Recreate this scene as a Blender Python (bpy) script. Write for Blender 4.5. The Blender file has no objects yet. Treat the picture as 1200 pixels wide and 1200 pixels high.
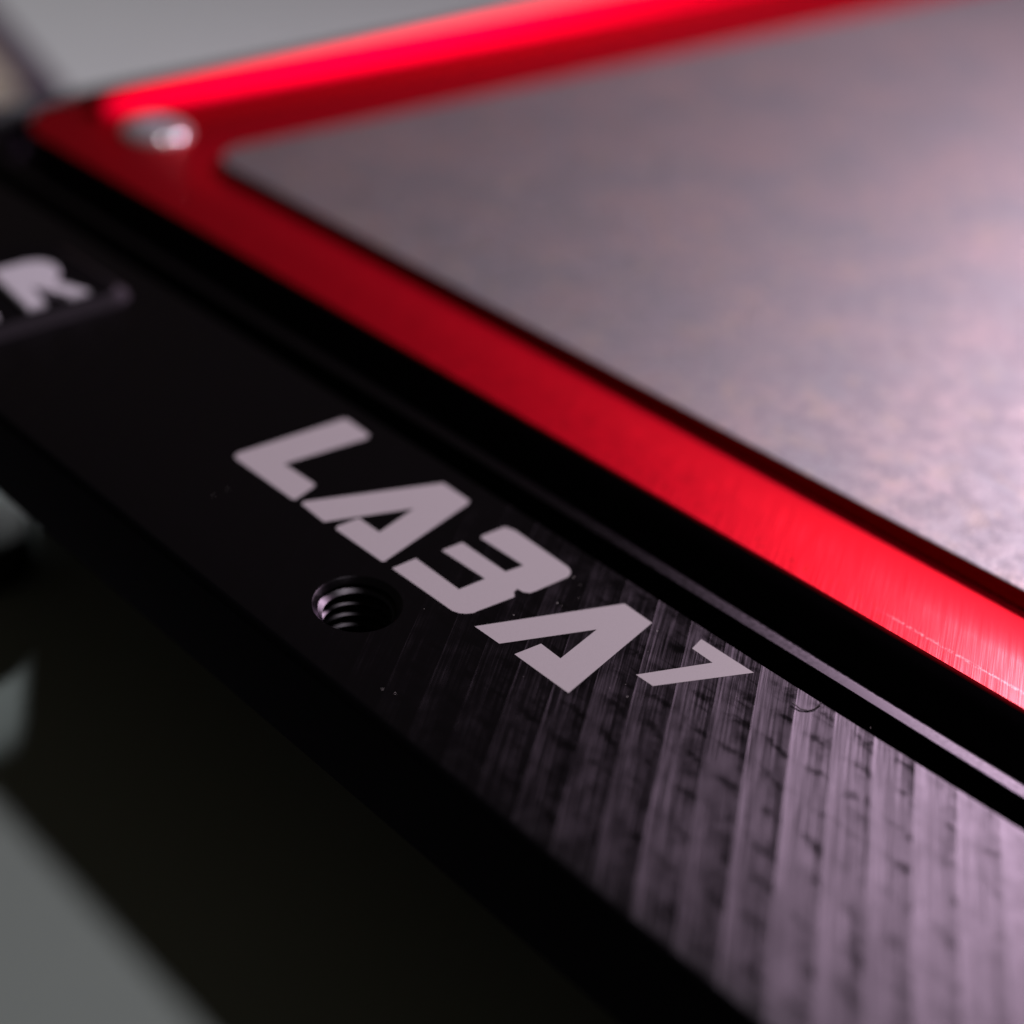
import bpy, bmesh, math, random
from mathutils import Vector, Matrix
from mathutils.geometry import tessellate_polygon

MM = 0.001
random.seed(7)
scene = bpy.context.scene
COL = scene.collection

# ------------------------------------------------------------------ camera
cam_d = bpy.data.cameras.new("camera")
cam = bpy.data.objects.new("camera", cam_d)
COL.objects.link(cam)
CR = ((0.695257355, 0.349507751, -0.628061734),
      (-0.712143035, 0.453269418, -0.536096198),
      (0.097311400, 0.819994614, 0.564038407))
CP = Vector((-53.98, -59.45, 63.82)) * MM
M = Matrix(CR).to_4x4()
M.translation = CP
cam.matrix_world = M
cam_d.sensor_width = 36.0
cam_d.lens = 50.136
cam_d.clip_start = 0.005
cam_d.clip_end = 20.0
cam_d.dof.use_dof = True
cam_d.dof.focus_distance = 0.0995
cam_d.dof.aperture_fstop = 11.0
scene.camera = cam

# ------------------------------------------------------------------ world, lamps, exposure
world = bpy.data.worlds.new("World")
scene.world = world
world.use_nodes = True
bg = world.node_tree.nodes["Background"]
bg.inputs["Color"].default_value = (1.0, 0.86, 0.62, 1)
bg.inputs["Strength"].default_value = 0.016

def aim(o, target):
    d = Vector(target) * MM - o.location
    o.rotation_euler = d.to_track_quat('-Z', 'Y').to_euler()

def area_lamp(name, loc, target, size, power, color):
    l = bpy.data.lights.new(name, 'AREA')
    l.shape = 'DISK'
    l.size = size * MM
    l.energy = power
    l.color = color
    o = bpy.data.objects.new(name, l)
    COL.objects.link(o)
    o.location = Vector(loc) * MM
    aim(o, target)
    return o

def spot_lamp(name, loc, target, power, color, angle, blend, radius):
    l = bpy.data.lights.new(name, 'SPOT')
    l.energy = power
    l.color = color
    l.spot_size = math.radians(angle)
    l.spot_blend = blend
    l.shadow_soft_size = radius * MM
    o = bpy.data.objects.new(name, l)
    COL.objects.link(o)
    o.location = Vector(loc) * MM
    aim(o, target)
    return o

area_lamp("key_lamp", (250, -8, 182), (25, -10, 0), 52, 0.53, (1.0, 0.77, 0.95))          # pink lamp mirrored in the milled plate
area_lamp("overhead_lamp", (58, -70, 286), (10, 0, 0), 32, 0.22, (1.0, 0.95, 0.98))         # cool lamp that throws the shadow on the table
spot_lamp("added_rear_spot", (-90, 360, 250), (170, 222, -35), 1.5, (1.0, 0.94, 0.96), 46, 0.4, 15)   # added spot, brightens only the table behind
spot_lamp("added_low_beam", (195, 362, 108), (-0.5, 57.5, -35), 2.4, (0.95, 0.98, 1.0), 4.0, 0.6, 6)  # narrow beam under the plate, added for the lit table patches

scene.view_settings.view_transform = 'Standard'
scene.view_settings.look = 'None'
scene.view_settings.exposure = 0.0
scene.view_settings.gamma = 1.0

# ------------------------------------------------------------------ node helper
class NT:
    def __init__(self, name):
        self.m = bpy.data.materials.new(name)
        self.m.use_nodes = True
        self.t = self.m.node_tree
        self.b = self.t.nodes["Principled BSDF"]
    def new(self, typ, **kw):
        n = self.t.nodes.new(typ)
        for k, v in kw.items():
            setattr(n, k, v)
        return n
    def link(self, a, b):
        self.t.links.new(a, b)
    def put(self, sock, v):
        if hasattr(v, "is_output"):
            self.link(v, sock)
        else:
            sock.default_value = v
    def math(self, op, a, b=None, c=None, clamp=False):
        n = self.new("ShaderNodeMath", operation=op, use_clamp=clamp)
        self.put(n.inputs[0], a)
        if b is not None: self.put(n.inputs[1], b)
        if c is not None: self.put(n.inputs[2], c)
        return n.outputs[0]
    def vmath(self, op, a, b=None, s=None):
        n = self.new("ShaderNodeVectorMath", operation=op)
        self.put(n.inputs[0], a)
        if b is not None: self.put(n.inputs[1], b)
        if s is not None: self.put(n.inputs["Scale"], s)
        return n.outputs["Value"] if op in ("DOT_PRODUCT", "LENGTH") else n.outputs["Vector"]
    def coords(self):                                   # object coordinates in millimetres
        n = self.new("ShaderNodeTexCoord")
        return self.vmath("SCALE", n.outputs["Object"], s=1000.0)
    def comb(self, x, y, z=0.0):
        n = self.new("ShaderNodeCombineXYZ")
        for i, v in enumerate((x, y, z)): self.put(n.inputs[i], v)
        return n.outputs[0]
    def noise(self, vec, scale, detail=2.0, rough=0.5):
        n = self.new("ShaderNodeTexNoise")
        self.put(n.inputs["Vector"], vec)
        n.inputs["Scale"].default_value = scale
        n.inputs["Detail"].default_value = detail
        n.inputs["Roughness"].default_value = rough
        return n.outputs["Fac"]
    def ramp(self, v, lo, hi, to0=0.0, to1=1.0, smooth=True):
        n = self.new("ShaderNodeMapRange")
        n.interpolation_type = 'SMOOTHSTEP' if smooth else 'LINEAR'
        self.put(n.inputs[0], v)
        for i, x in enumerate((lo, hi, to0, to1)): n.inputs[i + 1].default_value = x
        return n.outputs[0]
    def mix(self, f, a, b):
        n = self.new("ShaderNodeMix", data_type='RGBA')
        self.put(n.inputs[0], f)
        self.put(n.inputs[6], a if hasattr(a, "is_output") else (*a, 1))
        self.put(n.inputs[7], b if hasattr(b, "is_output") else (*b, 1))
        return n.outputs[2]
    def tilt(self, vec):                                # lean the surface normal by a small slope vector
        g = self.new("ShaderNodeNewGeometry")
        return self.vmath("NORMALIZE", self.vmath("ADD", g.outputs["Normal"], vec))
    def set(self, **kw):
        for k, v in kw.items():
            s = self.b.inputs[k.replace("_", " ")]
            if isinstance(v, tuple) and len(v) == 3: v = (*v, 1)
            self.put(s, v)

# ------------------------------------------------------------------ materials
def mat_black_milled():
    """black anodised aluminium with the facets left by a face mill: every pass is a slightly leaning strip"""
    k = NT("black_anodised_milled")
    p = k.coords()
    sep = k.new("ShaderNodeSeparateXYZ"); k.link(p, sep.inputs[0])
    X, Y = sep.outputs[0], sep.outputs[1]
    warp = k.noise(p, 0.05, 1.0)
    curve = k.math("MULTIPLY", k.math("MULTIPLY", X, X), 0.0016)
    ph = k.math("ADD", k.math("SUBTRACT", Y, k.math("MULTIPLY", X, 0.62)), curve)
    u = k.math("DIVIDE", k.math("ADD", ph, 24.0), -3.13)
    cell = k.math("FLOOR", u)
    t = k.math("SUBTRACT", u, cell)
    w = k.new("ShaderNodeTexWhiteNoise", noise_dimensions='1D'); k.link(cell, w.inputs["W"])
    jit = k.math("MULTIPLY", k.math("SUBTRACT", w.outputs["Value"], 0.5), 0.022)
    along = k.math("ADD", X, k.math("MULTIPLY", Y, 0.62))
    # the strip leans most just past its sharp edge
    lean = k.math("MULTIPLY", k.math("SUBTRACT", 0.55, t), -0.07)
    f1 = k.noise(k.comb(k.math("MULTIPLY", ph, 1.0), k.math("MULTIPLY", along, 0.015)), 6.5, 2.0, 0.65)
    f2 = k.noise(k.comb(k.math("MULTIPLY", ph, 1.0), k.math("MULTIPLY", along, 0.04), 7.0), 1.6, 2.0)
    fine = k.math("ADD", k.math("MULTIPLY", k.math("SUBTRACT", f1, 0.5), 0.31),
                  k.math("MULTIPLY", k.math("SUBTRACT", f2, 0.5), 0.09))
    # chatter: dark dents that run across the passes, in rows along the plate
    c1 = k.noise(k.comb(k.math("MULTIPLY", X, 1.15), k.math("MULTIPLY", Y, 0.75), 3.0), 0.85, 3.0, 0.5)
    c2 = k.noise(k.comb(k.math("MULTIPLY", X, 2.2), k.math("MULTIPLY", Y, 0.10), 9.0), 1.0, 2.0, 0.5)
    dent = k.math("MULTIPLY", k.ramp(c1, 0.50, 0.68, 0.0, 0.45), k.ramp(t, 0.25, 0.95))
    rx = k.math("ADD", X, k.math("MULTIPLY", k.math("SUBTRACT", k.noise(p, 0.35, 3.0, 0.6), 0.5), 2.4))
    rf = k.math("FRACT", k.math("DIVIDE", k.math("ADD", rx, 0.3), 2.65))
    line = k.math("MULTIPLY", k.ramp(rf, 0.30, 0.46), k.ramp(rf, 0.50, 0.66, 1.0, 0.0))
    pick = k.ramp(k.noise(k.comb(k.math("MULTIPLY", X, 0.9), k.math("MULTIPLY", Y, 0.9), 20.0), 0.8, 3.0, 0.6), 0.40, 0.60)
    chat = k.math("MULTIPLY", k.math("MULTIPLY", line, pick), k.ramp(t, 0.15, 0.85, 0.12, 1.0))
    dent = k.math("ADD", dent, chat)
    row = k.math("MULTIPLY", k.ramp(c2, 0.57, 0.68), k.ramp(t, 0.3, 0.9, 0.15, 1.0))
    s = k.math("ADD", k.math("ADD", lean, fine), jit)
    s = k.math("ADD", s, k.math("MULTIPLY", k.math("ADD", dent, k.math("MULTIPLY", row, 0.45)), 0.09))
    s = k.math("ADD", s, k.math("MULTIPLY", k.ramp(t, 0.0, 0.05, 1.0, 0.0), -0.035))
    g = (-0.527, 0.850)
    nrm = k.tilt(k.comb(k.math("MULTIPLY", s, g[0]), k.math("MULTIPLY", s, g[1])))
    ro = k.ramp(k.noise(p, 0.6, 3.0), 0.3, 0.7, 0.385, 0.42)
    anodised(k, ro, nrm)
    return k.m

def anodised(k, rough, nrm=None, ior=1.56):
    """black dye under a clear oxide skin: a dark body and a soft-edged gloss weighted by Fresnel"""
    d = k.new("ShaderNodeBsdfDiffuse"); d.inputs["Color"].default_value = (0.004, 0.0036, 0.0045, 1)
    g = k.new("ShaderNodeBsdfGlossy", distribution='BECKMANN')
    g.inputs["Color"].default_value = (0.97, 0.865, 1.0, 1)
    f = k.new("ShaderNodeFresnel"); f.inputs["IOR"].default_value = ior
    k.put(g.inputs["Roughness"], rough)
    if nrm is not None:
        for n in (d, g, f): k.link(nrm, n.inputs["Normal"])
    m = k.new("ShaderNodeMixShader")
    k.link(f.outputs[0], m.inputs[0]); k.link(d.outputs[0], m.inputs[1]); k.link(g.outputs[0], m.inputs[2])
    k.link(m.outputs[0], k.t.nodes["Material Output"].inputs["Surface"])
    k.t.nodes.remove(k.b)

def mat_black(name="black_anodised", r0=0.38, r1=0.44, ior=1.6):
    k = NT(name)
    p = k.coords()
    f = k.noise(p, 3.0, 4.0)
    anodised(k, k.ramp(f, 0.3, 0.7, r0, r1), None, ior)
    return k.m

def mat_black_cut():
    """dull saw-cut edge"""
    k = NT("black_dull_edge")
    anodised(k, k.ramp(k.noise(k.coords(), 3.0, 4.0), 0.3, 0.7, 0.5, 0.6), None, 1.05)
    return k.m

def mat_red(name="red_anodised_brushed", coat=0.56):
    k = NT(name)
    p = k.coords()
    sep = k.new("ShaderNodeSeparateXYZ"); k.link(p, sep.inputs[0])
    X, Y = sep.outputs[0], sep.outputs[1]
    ph = k.math("SUBTRACT", Y, k.math("MULTIPLY", X, 0.46))
    f1 = k.noise(k.comb(ph, k.math("MULTIPLY", X, 0.02)), 7.0, 3.0, 0.7)
    f2 = k.noise(k.comb(ph, k.math("MULTIPLY", X, 0.01), 4.0), 14.0, 1.0, 0.5)
    s = k.math("ADD", k.math("MULTIPLY", k.math("SUBTRACT", f1, 0.5), 0.14),
               k.math("MULTIPLY", k.math("SUBTRACT", f2, 0.5), 0.20))
    geo = k.new("ShaderNodeNewGeometry")
    gs = k.new("ShaderNodeSeparateXYZ"); k.link(geo.outputs["Normal"], gs.inputs[0])
    s = k.math("MULTIPLY", s, k.ramp(gs.outputs[2], 0.97, 0.999))
    nrm = k.tilt(k.comb(k.math("MULTIPLY", s, -0.418), k.math("MULTIPLY", s, 0.908)))
    # a worn streak along the edge
    wear = k.noise(k.comb(X, k.math("MULTIPLY", Y, 0.25)), 2.2, 4.0, 0.6)
    lane = k.math("ABSOLUTE", k.math("SUBTRACT", k.math("ADD", X, k.math("MULTIPLY", wear, 0.25)), 27.45))
    rub = k.math("MULTIPLY", k.ramp(lane, 0.0, 0.26, 1.0, 0.0), k.ramp(Y, -30.0, -24.0, 1.0, 0.0))
    rub = k.math("MULTIPLY", rub, k.ramp(k.noise(p, 2.5, 4.0, 0.7), 0.42, 0.62, 0.0, 0.45))
    spots = k.math("MULTIPLY", k.ramp(k.noise(p, 1.5, 4.0, 0.7), 0.56, 0.64), k.ramp(k.math("ABSOLUTE", k.math("SUBTRACT", X, 27.2)), 0.4, 1.3, 0.5, 0.0))
    tone = k.mix(rub, (0.86, 0.001, 0.026), (0.85, 0.42, 0.40))
    tone = k.mix(spots, tone, (0.35, 0.001, 0.006))
    k.set(Base_Color=tone, Metallic=1.0, Specular_Tint=(0.9, 0.05, 0.08),
          Roughness=k.ramp(wear, 0.35, 0.65, 0.49, 0.54), Normal=nrm,
          Coat_Weight=coat, Coat_Roughness=0.30, Coat_IOR=1.6, Coat_Normal=nrm)
    return k.m

def mat_sheet():
    """bare blasted steel sheet: cloudy oxide tones under a fine grain"""
    k = NT("blasted_grey_sheet")
    p = k.coords()
    big = k.noise(p, 0.09, 4.0, 0.6)
    mid = k.noise(p, 0.55, 6.0, 0.68)
    warm = k.noise(k.vmath("ADD", p, (31.0, 17.0, 5.0)), 0.30, 5.0, 0.65)
    grain = k.noise(p, 3.2, 4.0, 0.75)
    spark = k.noise(k.vmath("ADD", p, (3.0, 9.0, 1.0)), 5.5, 2.0, 0.6)
    c = k.mix(k.ramp(big, 0.35, 0.65), (0.325, 0.335, 0.365), (0.48, 0.39, 0.395))
    c = k.mix(k.ramp(mid, 0.42, 0.60, 0.0, 0.85), c, (0.30, 0.285, 0.32))
    c = k.mix(k.ramp(warm, 0.52, 0.68, 0.0, 0.55), c, (0.52, 0.43, 0.36))
    c = k.mix(k.ramp(grain, 0.40, 0.62, 0.0, 0.45), c, (0.62, 0.57, 0.57))
    c = k.mix(k.ramp(spark, 0.62, 0.72, 0.0, 0.8), c, (0.95, 0.90, 0.88))
    bmp = k.new("ShaderNodeBump")
    bmp.inputs["Strength"].default_value = 0.9
    bmp.inputs["Distance"].default_value = 0.00007
    k.link(k.math("ADD", grain, k.math("MULTIPLY", mid, 0.3)), bmp.inputs["Height"])
    k.set(Base_Color=c, Metallic=0.85, Roughness=k.ramp(mid, 0.35, 0.65, 0.50, 0.60), Normal=bmp.outputs[0])
    return k.m

def mat_plain(name, col, rough, metallic=0.0, grain=0.0, scale=8.0, ior=1.5):
    k = NT(name)
    p = k.coords()
    f = k.noise(p, scale, 3.0)
    a = tuple(x * (1 - grain) for x in col); b = tuple(min(1, x * (1 + grain)) for x in col)
    k.set(Base_Color=k.mix(f, a, b), Roughness=rough, Metallic=metallic, IOR=ior)
    return k.m

def mat_table():
    k = NT("matt_grey_tabletop")
    p = k.coords()
    f = k.noise(p, 0.06, 4.0, 0.6)
    g = k.noise(p, 2.0, 3.0, 0.6)
    c = k.mix(f, (0.56, 0.62, 0.61), (0.61, 0.67, 0.66))
    c = k.mix(k.math("MULTIPLY", g, 0.3), c, (0.50, 0.57, 0.54))
    k.set(Base_Color=c, Roughness=0.85)
    return k.m

BLACK_M = mat_black_milled()
BLACK = mat_black()
BLACK_CUT = mat_black_cut()
BLACK_THREAD = mat_black("black_thread", 0.32, 0.36, 1.42)
BADGE_BLACK = mat_black("black_badge", 0.58, 0.64, 1.24)
RED = mat_red()
RED_SATIN = mat_red("red_anodised_satin", 0.0)
RED_DEEP = mat_plain("deep_red_side", (0.22, 0.003, 0.02), 0.4, 1.0, 0.05, 2)
SHEET = mat_sheet()
INK = mat_plain("white_print", (0.57, 0.525, 0.55), 0.36, 0, 0.16, 14)
BADGE_LETTER = mat_plain("pale_raised_letter", (0.72, 0.70, 0.76), 0.5, 0, 0.03, 3)
STEEL = mat_plain("polished_steel", (0.88, 0.85, 0.90), 0.13, 0.6, 0.05, 4)
RUBBER = mat_plain("black_rubber", (0.008, 0.008, 0.008), 0.7, 0, 0.2, 3)
BEIGE = mat_plain("beige_board", (0.42, 0.38, 0.30), 0.8, 0, 0.06, 0.3)
PLUM = mat_plain("plum_edging", (0.09, 0.07, 0.095), 0.7, 0, 0.1, 0.5)
DUST = mat_plain("pale_dust", (0.6, 0.56, 0.55), 0.6, 0, 0.2, 20)
LINT = mat_plain("dark_lint", (0.03, 0.02, 0.025), 0.5, 0, 0.1, 20)
TABLE = mat_table()

# ------------------------------------------------------------------ mesh helpers (coordinates in mm)
def obj(name, bm, mat, parent=None, off=(0, 0, 0), sharp=35, inward=False):
    for v in bm.verts: v.co = v.co * MM
    bmesh.ops.recalc_face_normals(bm, faces=bm.faces)
    if inward: bmesh.ops.reverse_faces(bm, faces=bm.faces)
    me = bpy.data.meshes.new(name)
    bm.to_mesh(me); bm.free()
    me.materials.append(mat)
    for pl in me.polygons: pl.use_smooth = True
    me.set_sharp_from_angle(angle=math.radians(sharp))
    o = bpy.data.objects.new(name, me)
    COL.objects.link(o)
    o.location = Vector(off) * MM
    if parent is not None:
        o.parent = parent
    return o

def tag(o, label=None, cat=None, group=None, kind=None):
    for a, b in (("label", label), ("category", cat), ("group", group), ("kind", kind)):
        if b: o[a] = b
    return o

def rrect(x0, x1, y0, y1, r, d=0.0, skew=0.0, n=10):
    """rounded rectangle grown outward by d; the far edge may run slightly askew"""
    r = max(r + d, 0.05)
    x0, x1, y0, y1 = x0 - d, x1 + d, y0 - d, y1 + d
    pts = []
    for cx, cy, a0 in ((x1 - r, y1 - r, 0), (x0 + r, y1 - r, 90), (x0 + r, y0 + r, 180), (x1 - r, y0 + r, 270)):
        for i in range(n + 1):
            a = math.radians(a0 + 90 * i / n)
            pts.append((cx + r * math.cos(a), cy + r * math.sin(a)))
    return [(x, y + (skew * (x - 30) if y > 20 else 0)) for x, y in pts]

def ring_sweep(bm, rect, profile, n=10):
    """profile = [(outward offset, z)], swept round the rounded rectangle"""
    loops = []
    for d, z in profile:
        loops.append([bm.verts.new((x, y, z)) for x, y in rrect(*rect[:5], d=d, skew=rect[5], n=n)])
    for a, b in zip(loops, loops[1:]):
        m = len(a)
        for i in range(m):
            bm.faces.new((a[i], a[(i + 1) % m], b[(i + 1) % m], b[i]))
    return loops

def fillet(cx, cz, r, a0, a1, n=8):
    return [(cx + r * math.cos(math.radians(a0 + (a1 - a0) * i / n)),
             cz + r * math.sin(math.radians(a0 + (a1 - a0) * i / n))) for i in range(n + 1)]

def fill_loops(bm, loops, z):
    """flat face bounded by the first loop, with the others as holes"""
    vs = [Vector((x, y, 0)) for lp in loops for x, y in lp]
    tris = tessellate_polygon([[Vector((x, y, 0)) for x, y in lp] for lp in loops])
    bv = [bm.verts.new((v.x, v.y, z)) for v in vs]
    for t in tris:
        try: bm.faces.new([bv[i] for i in t])
        except ValueError: pass
    bmesh.ops.remove_doubles(bm, verts=bm.verts, dist=0.002)

def prism(bm, pts, z0, z1, bevel=0.0, seg=3):
    lo = [bm.verts.new((x, y, z0)) for x, y in pts]
    hi = [bm.verts.new((x, y, z1)) for x, y in pts]
    n = len(pts)
    for i in range(n):
        bm.faces.new((lo[i], lo[(i + 1) % n], hi[(i + 1) % n], hi[i]))
    top = bm.faces.new(hi)
    bm.faces.new(lo[::-1])
    if bevel:
        bmesh.ops.bevel(bm, geom=list(top.edges), offset=bevel, segments=seg, affect='EDGES')

def lathe(bm, prof, n=48, cx=0, cy=0):
    rows = []
    for r, z in prof:
        rows.append([bm.verts.new((cx + r * math.cos(2 * math.pi * i / n), cy + r * math.sin(2 * math.pi * i / n), z)) for i in range(n)])
    for a, b in zip(rows, rows[1:]):
        for i in range(n):
            bm.faces.new((a[i], a[(i + 1) % n], b[(i + 1) % n], b[i]))
    return rows

# ------------------------------------------------------------------ setting: the table
TZ = -35.0
bm = bmesh.new()
bmesh.ops.create_grid(bm, x_segments=4, y_segments=4, size=1500)
bmesh.ops.translate(bm, verts=bm.verts, vec=(200, 300, TZ))
tag(obj("tabletop", bm, TABLE), kind="structure")

# ------------------------------------------------------------------ the instrument
BASE = (60, 0, TZ)
OFF = tuple(-v for v in BASE)
inst = bpy.data.objects.new("metal_instrument", None)
COL.objects.link(inst)
inst.location = Vector(BASE) * MM
tag(inst, "black anodised metal instrument with a red rim and a grey metal sheet on top", "instrument")
def part(name, bm, mat, parent=None, sharp=35, inward=False):
    return obj(name, bm, mat, parent or inst, OFF if parent is None else (0, 0, 0), sharp, inward)

X1, Y0 = 260.0, -150.0
R_BASE = (-7.0, X1 + 32, Y0 - 18, 96.5, 5.0, 0.0)      # outer edge of the black plate
R_RAIL = (25.75, X1, Y0 + 14, 93.5, 8.0, 0.0)         # outer edge of the red rim
R_SHEET = (37.75, X1 - 12, Y0 + 26, 71.0, 5.0, -0.036)   # grey sheet

# black plate: top face with the screw hole, milled rim, groove
bm = bmesh.new()
HOLE_R = 3.25
hole = [(HOLE_R * math.cos(2 * math.pi * i / 64), HOLE_R * math.sin(2 * math.pi * i / 64)) for i in range(64)]
fill_loops(bm, [rrect(*R_BASE[:5], d=-0.7, n=10), rrect(*R_RAIL[:5], d=8.15, skew=R_RAIL[5], n=10), hole], 0.0)
ring_sweep(bm, R_BASE, [(a, b) for a, b in fillet(-0.7, -0.7, 0.7, 90, 0, 6)] + [(0, -8.2), (-0.5, -8.7), (-30, -8.7)])
ring_sweep(bm, R_RAIL, [(8.15, 0), (8.05, -0.12), (8.05, -2.6), (5.0, -2.6)])
bmesh.ops.remove_doubles(bm, verts=bm.verts, dist=0.002)
base = part("base_plate", bm, BLACK_M)
base.data.materials.append(BLACK_CUT)                       # only the top face has been milled
for pl in base.data.polygons:
    if pl.normal.z < 0.99 or pl.center.z < -0.0005: pl.material_index = 1
bm = bmesh.new()
fill_loops(bm, [rrect(*R_BASE[:5], d=-25, n=6)], -8.6)
part("bottom_cover", bm, BLACK)

# unseen deep body under the plate, added to block the low beam
bm = bmesh.new()
prism(bm, rrect(22.0, X1 - 5, Y0 + 16, 88, 3, n=5), TZ + 2.0, -8.605)
part("body", bm, BLACK_CUT)
bm = bmesh.new()
prism(bm, rrect(26, X1 - 9, Y0 + 20, 84, 3, n=5), TZ, TZ + 1.998)
part("rubber_base", bm, RUBBER)

# threaded hole
bm = bmesh.new()
prof = [(3.25, 0.0), (3.12, -0.10), (2.82, -0.42)]
z = -0.42
while z > -8.4:
    prof += [(3.0, z - 0.22), (3.0, z - 0.32), (2.5, z - 0.60), (2.5, z - 0.68)]
    z -= 1.0
lathe(bm, prof, 64)
part("threaded_hole", bm, BLACK_THREAD, sharp=60, inward=True)

# black rail that carries the red rim
bm = bmesh.new()
ring_sweep(bm, R_RAIL, [(5.45, -2.62), (5.45, -0.06), (5.39, 0.0), (4.6, 0.0)] + [(4.6 - 0.95 * math.sin(math.radians(a)), -0.95 + 0.95 * math.cos(math.radians(a))) for a in range(10, 91, 10)] +
           [(3.65, -3.2), (-0.1, -3.2), (-0.1, 1.6), (-0.25, 1.7), (-4.5, 1.7), (-4.5, -3.2)])
part("support_rail", bm, BLACK)

# red rim: flat land that rolls off gently towards the sheet
bm = bmesh.new()
ROLL = 7.6
outer = rrect(*R_RAIL[:5], d=-0.12, skew=R_RAIL[5])
inner = rrect(*R_SHEET[:5], d=ROLL, skew=R_SHEET[5])
fill_loops(bm, [outer, inner], 2.0)
ring_sweep(bm, R_RAIL, [(-0.12, 2.0), (0.02, 1.86), (0.02, 1.704), (-2, 1.704)])
ring_sweep(bm, R_SHEET, [(ROLL * (1 - t / 16), 2.0 - 1.15 * (t / 16) ** 1.55) for t in range(16)] + [(0.14, 0.86), (0.1, 0.80), (0.1, -1.5), (-2, -1.5)])
bmesh.ops.remove_doubles(bm, verts=bm.verts, dist=0.002)
red = part("red_rim", bm, RED)
bm = bmesh.new()
ring_sweep(bm, R_SHEET, [(-0.35, 2.36), (-0.02, 2.36), (-0.02, -1.4)])
part("sheet_bed", bm, RED_DEEP)

# raised lip along the far edge of the red rim
bm = bmesh.new()
LY, LZ = 84.5, 2.004
prof = [(LY, LZ)] + [(LY + 2.6 * math.sin(math.radians(a)), LZ + 2.6 * (1 - math.cos(math.radians(a)))) for a in (12, 24, 36, 48, 58)]
prof += [(LY + y, LZ + z) for y, z in ((3.0, 2.0), (3.4, 2.35), (4.0, 2.45), (4.6, 2.3), (5.0, 1.9), (5.2, 0))]
secs = []
for x, f in ((34.0, 0.02), (34.3, 0.35), (34.9, 0.62), (35.9, 0.85), (37.4, 0.97), (40.0, 1.0), (80, 1.0), (140, 1.0), (200, 1.0), (245, 1.0)):
    secs.append([bm.verts.new((x, y + 0.002 * (x - 34), LZ + (zz - LZ) * f * (1 + 0.003 * (x - 34)))) for y, zz in prof])
for a, b in zip(secs, secs[1:]):
    for i in range(len(a) - 1):
        bm.faces.new((a[i], a[i + 1], b[i + 1], b[i]))
bm.faces.new(secs[0]); bm.faces.new(secs[-1])
part("far_lip", bm, RED_SATIN)

# grey sheet
bm = bmesh.new()
fill_loops(bm, [rrect(*R_SHEET[:5], d=-0.18, skew=R_SHEET[5])], 2.5)
ring_sweep(bm, R_SHEET, [(-0.18, 2.5), (-0.08, 2.48), (-0.02, 2.44), (0, 2.375), (-0.3, 2.375)])
bmesh.ops.remove_doubles(bm, verts=bm.verts, dist=0.002)
part("grey_sheet", bm, SHEET)

# button head screw in the far corner of the red rim
bm = bmesh.new()
SX, SY, SZ = 37.2, 79.6, 2.0
prof = [(4.05, SZ), (4.1, SZ + 0.2)] + [(4.1 * math.cos(math.radians(a)), SZ + 0.2 + 1.5 * math.sin(math.radians(a))) for a in (15, 30, 45, 58)]
rows = lathe(bm, prof, 48, SX, SY)
hexr = 1.7
def hexpt(i, r):
    a = 2 * math.pi * i / 48
    seg = math.radians(60)
    m = (a % seg) - seg / 2
    return r * math.cos(seg / 2) / math.cos(m), a
top = [bm.verts.new((SX + hexpt(i, hexr)[0] * math.cos(hexpt(i, hexr)[1]), SY + hexpt(i, hexr)[0] * math.sin(hexpt(i, hexr)[1]), SZ + 1.48)) for i in range(48)]
bot = [bm.verts.new((v.co.x, v.co.y, SZ + 0.4)) for v in top]
for a, b in ((rows[-1], top), (top, bot)):
    for i in range(48):
        bm.faces.new((a[i], a[(i + 1) % 48], b[(i + 1) % 48], b[i]))
bm.faces.new(bot)
part("screw", bm, STEEL, sharp=50)

# printed lettering LABA7, flat ink on the black plate
GLYPHS = [
    [(4.724, 20.778), (5.242, 20.979), (15.551, 19.974), (15.764, 19.701), (15.622, 16.760), (15.071, 16.380), (7.116, 17.433), (7.177, 17.070), (7.256, 13.631), (6.831, 13.393), (4.661, 12.893), (4.508, 13.160), (4.535, 20.334)],
    [(4.677, 12.139), (5.073, 12.280), (15.570, 7.558), (15.494, 4.433), (15.066, 4.156), (4.754, 2.538), (4.634, 2.722), (4.614, 7.942), (4.957, 8.150), (6.978, 7.974), (6.963, 5.596), (11.219, 6.317), (4.496, 9.221)],
    [(4.682, 1.569), (6.909, 1.383), (6.819, -3.360), (9.227, -3.660), (9.137, 0.914), (11.084, 0.691), (11.056, -3.998), (12.687, -4.295), (12.605, 0.211), (12.930, 0.384), (15.180, 0.122), (15.452, -0.765), (15.245, -6.220), (15.184, -6.717), (14.889, -7.161), (14.341, -7.399), (11.073, -7.048), (10.626, -6.951), (10.302, -6.564), (10.249, -6.001), (9.756, -6.129), (9.514, -6.452), (9.319, -6.554), (6.142, -6.040), (5.741, -6.010), (5.273, -5.759), (4.919, -5.392), (4.700, -4.884)],
    [(4.732, -7.126), (15.222, -12.209), (15.087, -14.972), (4.724, -16.192), (4.766, -11.046), (7.053, -11.450), (6.948, -13.406), (11.349, -12.909), (4.751, -9.584)],
    [(9.778, -17.909), (9.793, -19.434), (16.482, -23.127), (16.473, -18.436), (15.118, -18.669), (15.034, -20.581)],
]
for g in GLYPHS:
    bm = bmesh.new()
    prism(bm, g, -0.002, 0.012)
    part("printed_letter", bm, INK)

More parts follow.
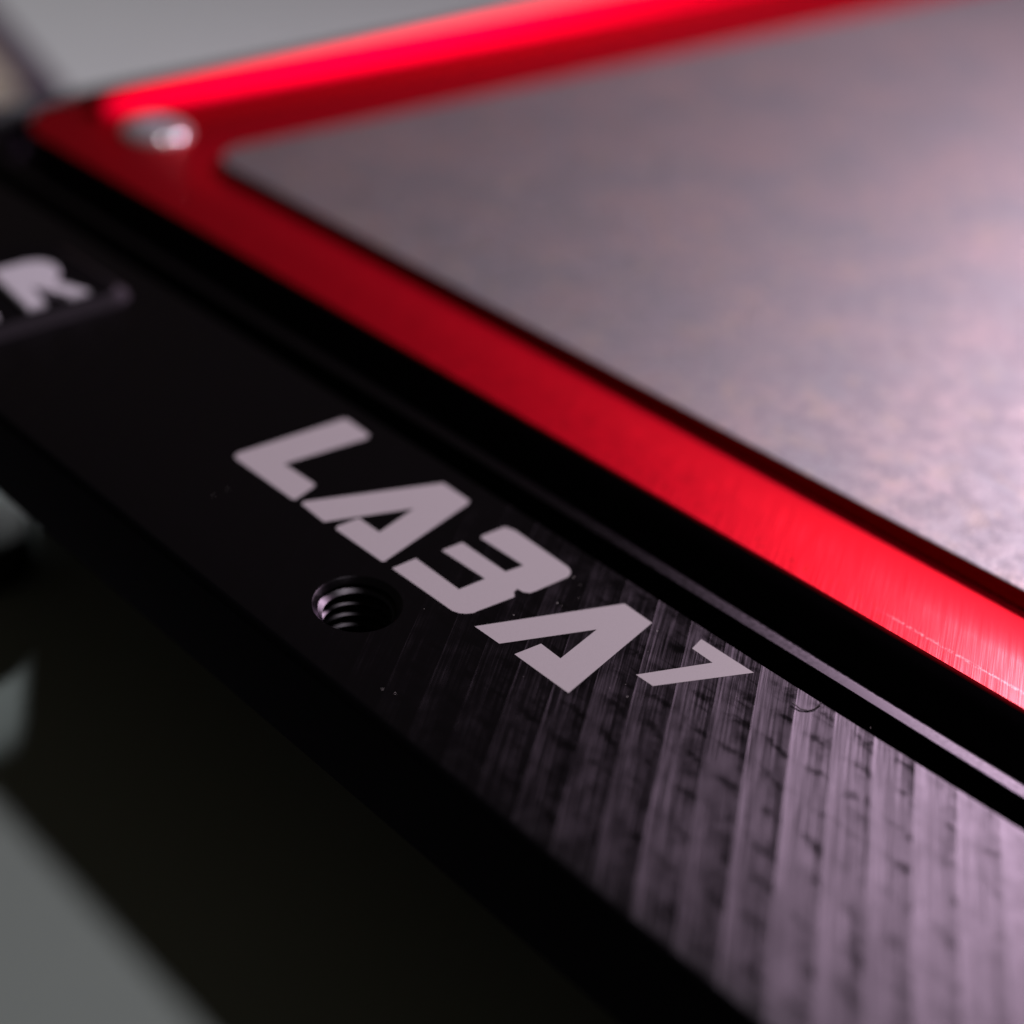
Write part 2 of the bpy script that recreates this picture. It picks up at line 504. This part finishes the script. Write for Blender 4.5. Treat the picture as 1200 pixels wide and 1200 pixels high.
# raised badge with pale letters at the left
bm = bmesh.new()
BADGE_R = (-22.0, 14.2, 48.2, 64.0, 3.0, 0.0)
ring_sweep(bm, BADGE_R, [(0, -0.05), (0, 0.1), (-1.2, 0.95)])
fill_loops(bm, [rrect(*BADGE_R[:5], d=-1.2)], 0.95)
badge = part("badge", bm, BADGE_BLACK)
def italic(pts, ox, oy, sx=1.0, sy=1.0, sl=0.12):
    return [(ox + x * sx + y * sy * sl, oy + y * sy) for x, y in pts]
def stroke_R():
    out = [(0, 0), (0, 8.6), (3.6, 8.6)]
    out += [(3.6 + 2.4 * math.sin(math.radians(a)), 6.2 + 2.4 * math.cos(math.radians(a))) for a in (30, 60, 90, 120, 150)]
    out += [(4.1, 3.75), (6.4, 0), (4.3, 0), (2.2, 3.6), (1.9, 3.6), (1.9, 0)]
    return out
bm = bmesh.new(); prism(bm, italic(stroke_R(), 3.5, 50.2), 0.952, 1.45, 0.12)
part("badge_letter", bm, BADGE_LETTER, parent=badge)
bm = bmesh.new(); prism(bm, italic([(0, 0), (5.4, 0), (5.4, 1.8), (1.9, 1.8), (1.9, 3.5), (4.6, 3.5), (4.6, 5.2), (1.9, 5.2), (1.9, 6.9), (5.4, 6.9), (5.4, 8.6), (0, 8.6)], -4.8, 50.2), 0.952, 1.45, 0.12)
part("badge_letter", bm, BADGE_LETTER, parent=badge)

# ------------------------------------------------------------------ things on the table
# beige board lying behind, with a plum edge
bm = bmesh.new()
ax = Vector((103.1 - 88.91, 238.86 - 189.61)).normalized()
nx = Vector((-ax.y, ax.x))
p0 = Vector((86.5, 186.5)) - ax * 1.5
def P(a, b): q = p0 + ax * a + nx * b; return (q.x, q.y)
board = bpy.data.objects.new("beige_board", None); COL.objects.link(board)
board.location = Vector((p0.x, p0.y, TZ)) * MM
tag(board, "blurred beige board with a plum edge lying on the table far behind", "board")
bo = (-p0.x, -p0.y, -TZ)
prism(bm, [P(0, 8), P(160, 8), P(160, 120), P(0, 120)], TZ + 0.05, TZ + 4)
obj("panel", bm, BEIGE, board, bo)
bm = bmesh.new(); prism(bm, [P(-0.2, 0), P(160, 0), P(160, 7.99), P(-0.2, 7.99)], TZ + 0.05, TZ + 4.2, 0.6)
obj("edge_strip", bm, PLUM, board, bo)

# short black rubber knob on the table
bm = bmesh.new()
lathe(bm, [(0.01, TZ), (5.2, TZ), (5.3, TZ + 0.3), (5.3, TZ + 5.4), (5.1, TZ + 5.8), (4.6, TZ + 6.0), (1.2, TZ + 6.0), (1.0, TZ + 5.6), (0.01, TZ + 5.6)], 40, 1.9, 62.8)
tag(obj("rubber_knob", bm, RUBBER), "short round black rubber knob standing on the table below the plate at the left edge", "knob")

# lint fibre on the plate
def tube(bm, pts, r, n=6):
    rows = []
    for i, p in enumerate(pts):
        d = (Vector(pts[min(i + 1, len(pts) - 1)]) - Vector(pts[max(i - 1, 0)])).normalized()
        a = d.cross(Vector((0, 0, 1))).normalized(); b = a.cross(d)
        rows.append([bm.verts.new(Vector(p) + (a * math.cos(2 * math.pi * k / n) + b * math.sin(2 * math.pi * k / n)) * r) for k in range(n)])
    for a, b in zip(rows, rows[1:]):
        for k in range(n): bm.faces.new((a[k], a[(k + 1) % n], b[(k + 1) % n], b[k]))
    bm.faces.new(rows[0]); bm.faces.new(rows[-1])
bm = bmesh.new()
FIB = [(15.850, -26.806, 0.180), (15.844, -27.096, 0.140), (15.818, -27.515, 0.100), (16.131, -27.958, 0.060), (16.594, -28.158, 0.100), (17.025, -28.146, 0.140), (17.434, -28.152, 0.180)]
tube(bm, FIB, 0.05)
tag(obj("lint_fibre", bm, LINT), "tiny curled dark lint fibre lying on the black plate right of the number 7", "fibre")

bm = bmesh.new()
for x, y, r in [(0.00, 17.16, 0.035), (1.37, 17.15, 0.035), (14.57, -7.71, 0.060), (14.27, -8.67, 0.030), (11.33, -9.05, 0.050), (11.35, -9.46, 0.030), (7.82, -8.01, 0.040), (14.62, -15.84, 0.050), (7.55, -19.03, 0.050), (-4.68, -7.98, 0.050), (-4.31, -8.83, 0.040), (13.02, -9.63, 0.030), (8.45, -18.11, 0.030), (9.79, -14.34, 0.020), (18.12, -31.71, 0.030), (12.86, -41.73, 0.030), (12.58, -12.95, 0.030), (3.30, -3.44, 0.020), (7.29, -15.62, 0.014), (5.46, -15.45, 0.016), (5.92, -23.20, 0.022), (0.33, -15.66, 0.019), (14.32, -2.51, 0.022), (7.27, -9.58, 0.021), (11.35, -18.67, 0.020), (14.44, -6.42, 0.019), (10.00, -26.10, 0.014), (13.55, -26.93, 0.019), (7.31, -28.76, 0.013), (16.05, -10.00, 0.019), (-3.35, -19.54, 0.015), (12.33, -16.87, 0.018), (7.46, -4.54, 0.019), (13.56, -23.85, 0.021), (-4.97, -17.57, 0.014), (2.10, -27.10, 0.020), (14.44, -6.18, 0.014), (-4.92, -17.85, 0.013), (3.57, -13.07, 0.020), (15.85, -30.52, 0.014), (5.53, -21.85, 0.013), (16.19, -18.83, 0.018), (9.31, -23.79, 0.017), (7.32, -17.65, 0.020), (15.94, -12.31, 0.019)]:
    m = Matrix.Translation((x, y, r * 0.6)) @ Matrix.Rotation(random.random() * 6, 4, 'Z') @ Matrix.Diagonal((1.5, 0.8, 0.7, 1))
    bmesh.ops.create_icosphere(bm, subdivisions=1, radius=r, matrix=m)
tag(obj("dust_specks", bm, DUST), "pale dust specks scattered on the black plate around the lettering", "dust", kind="stuff")
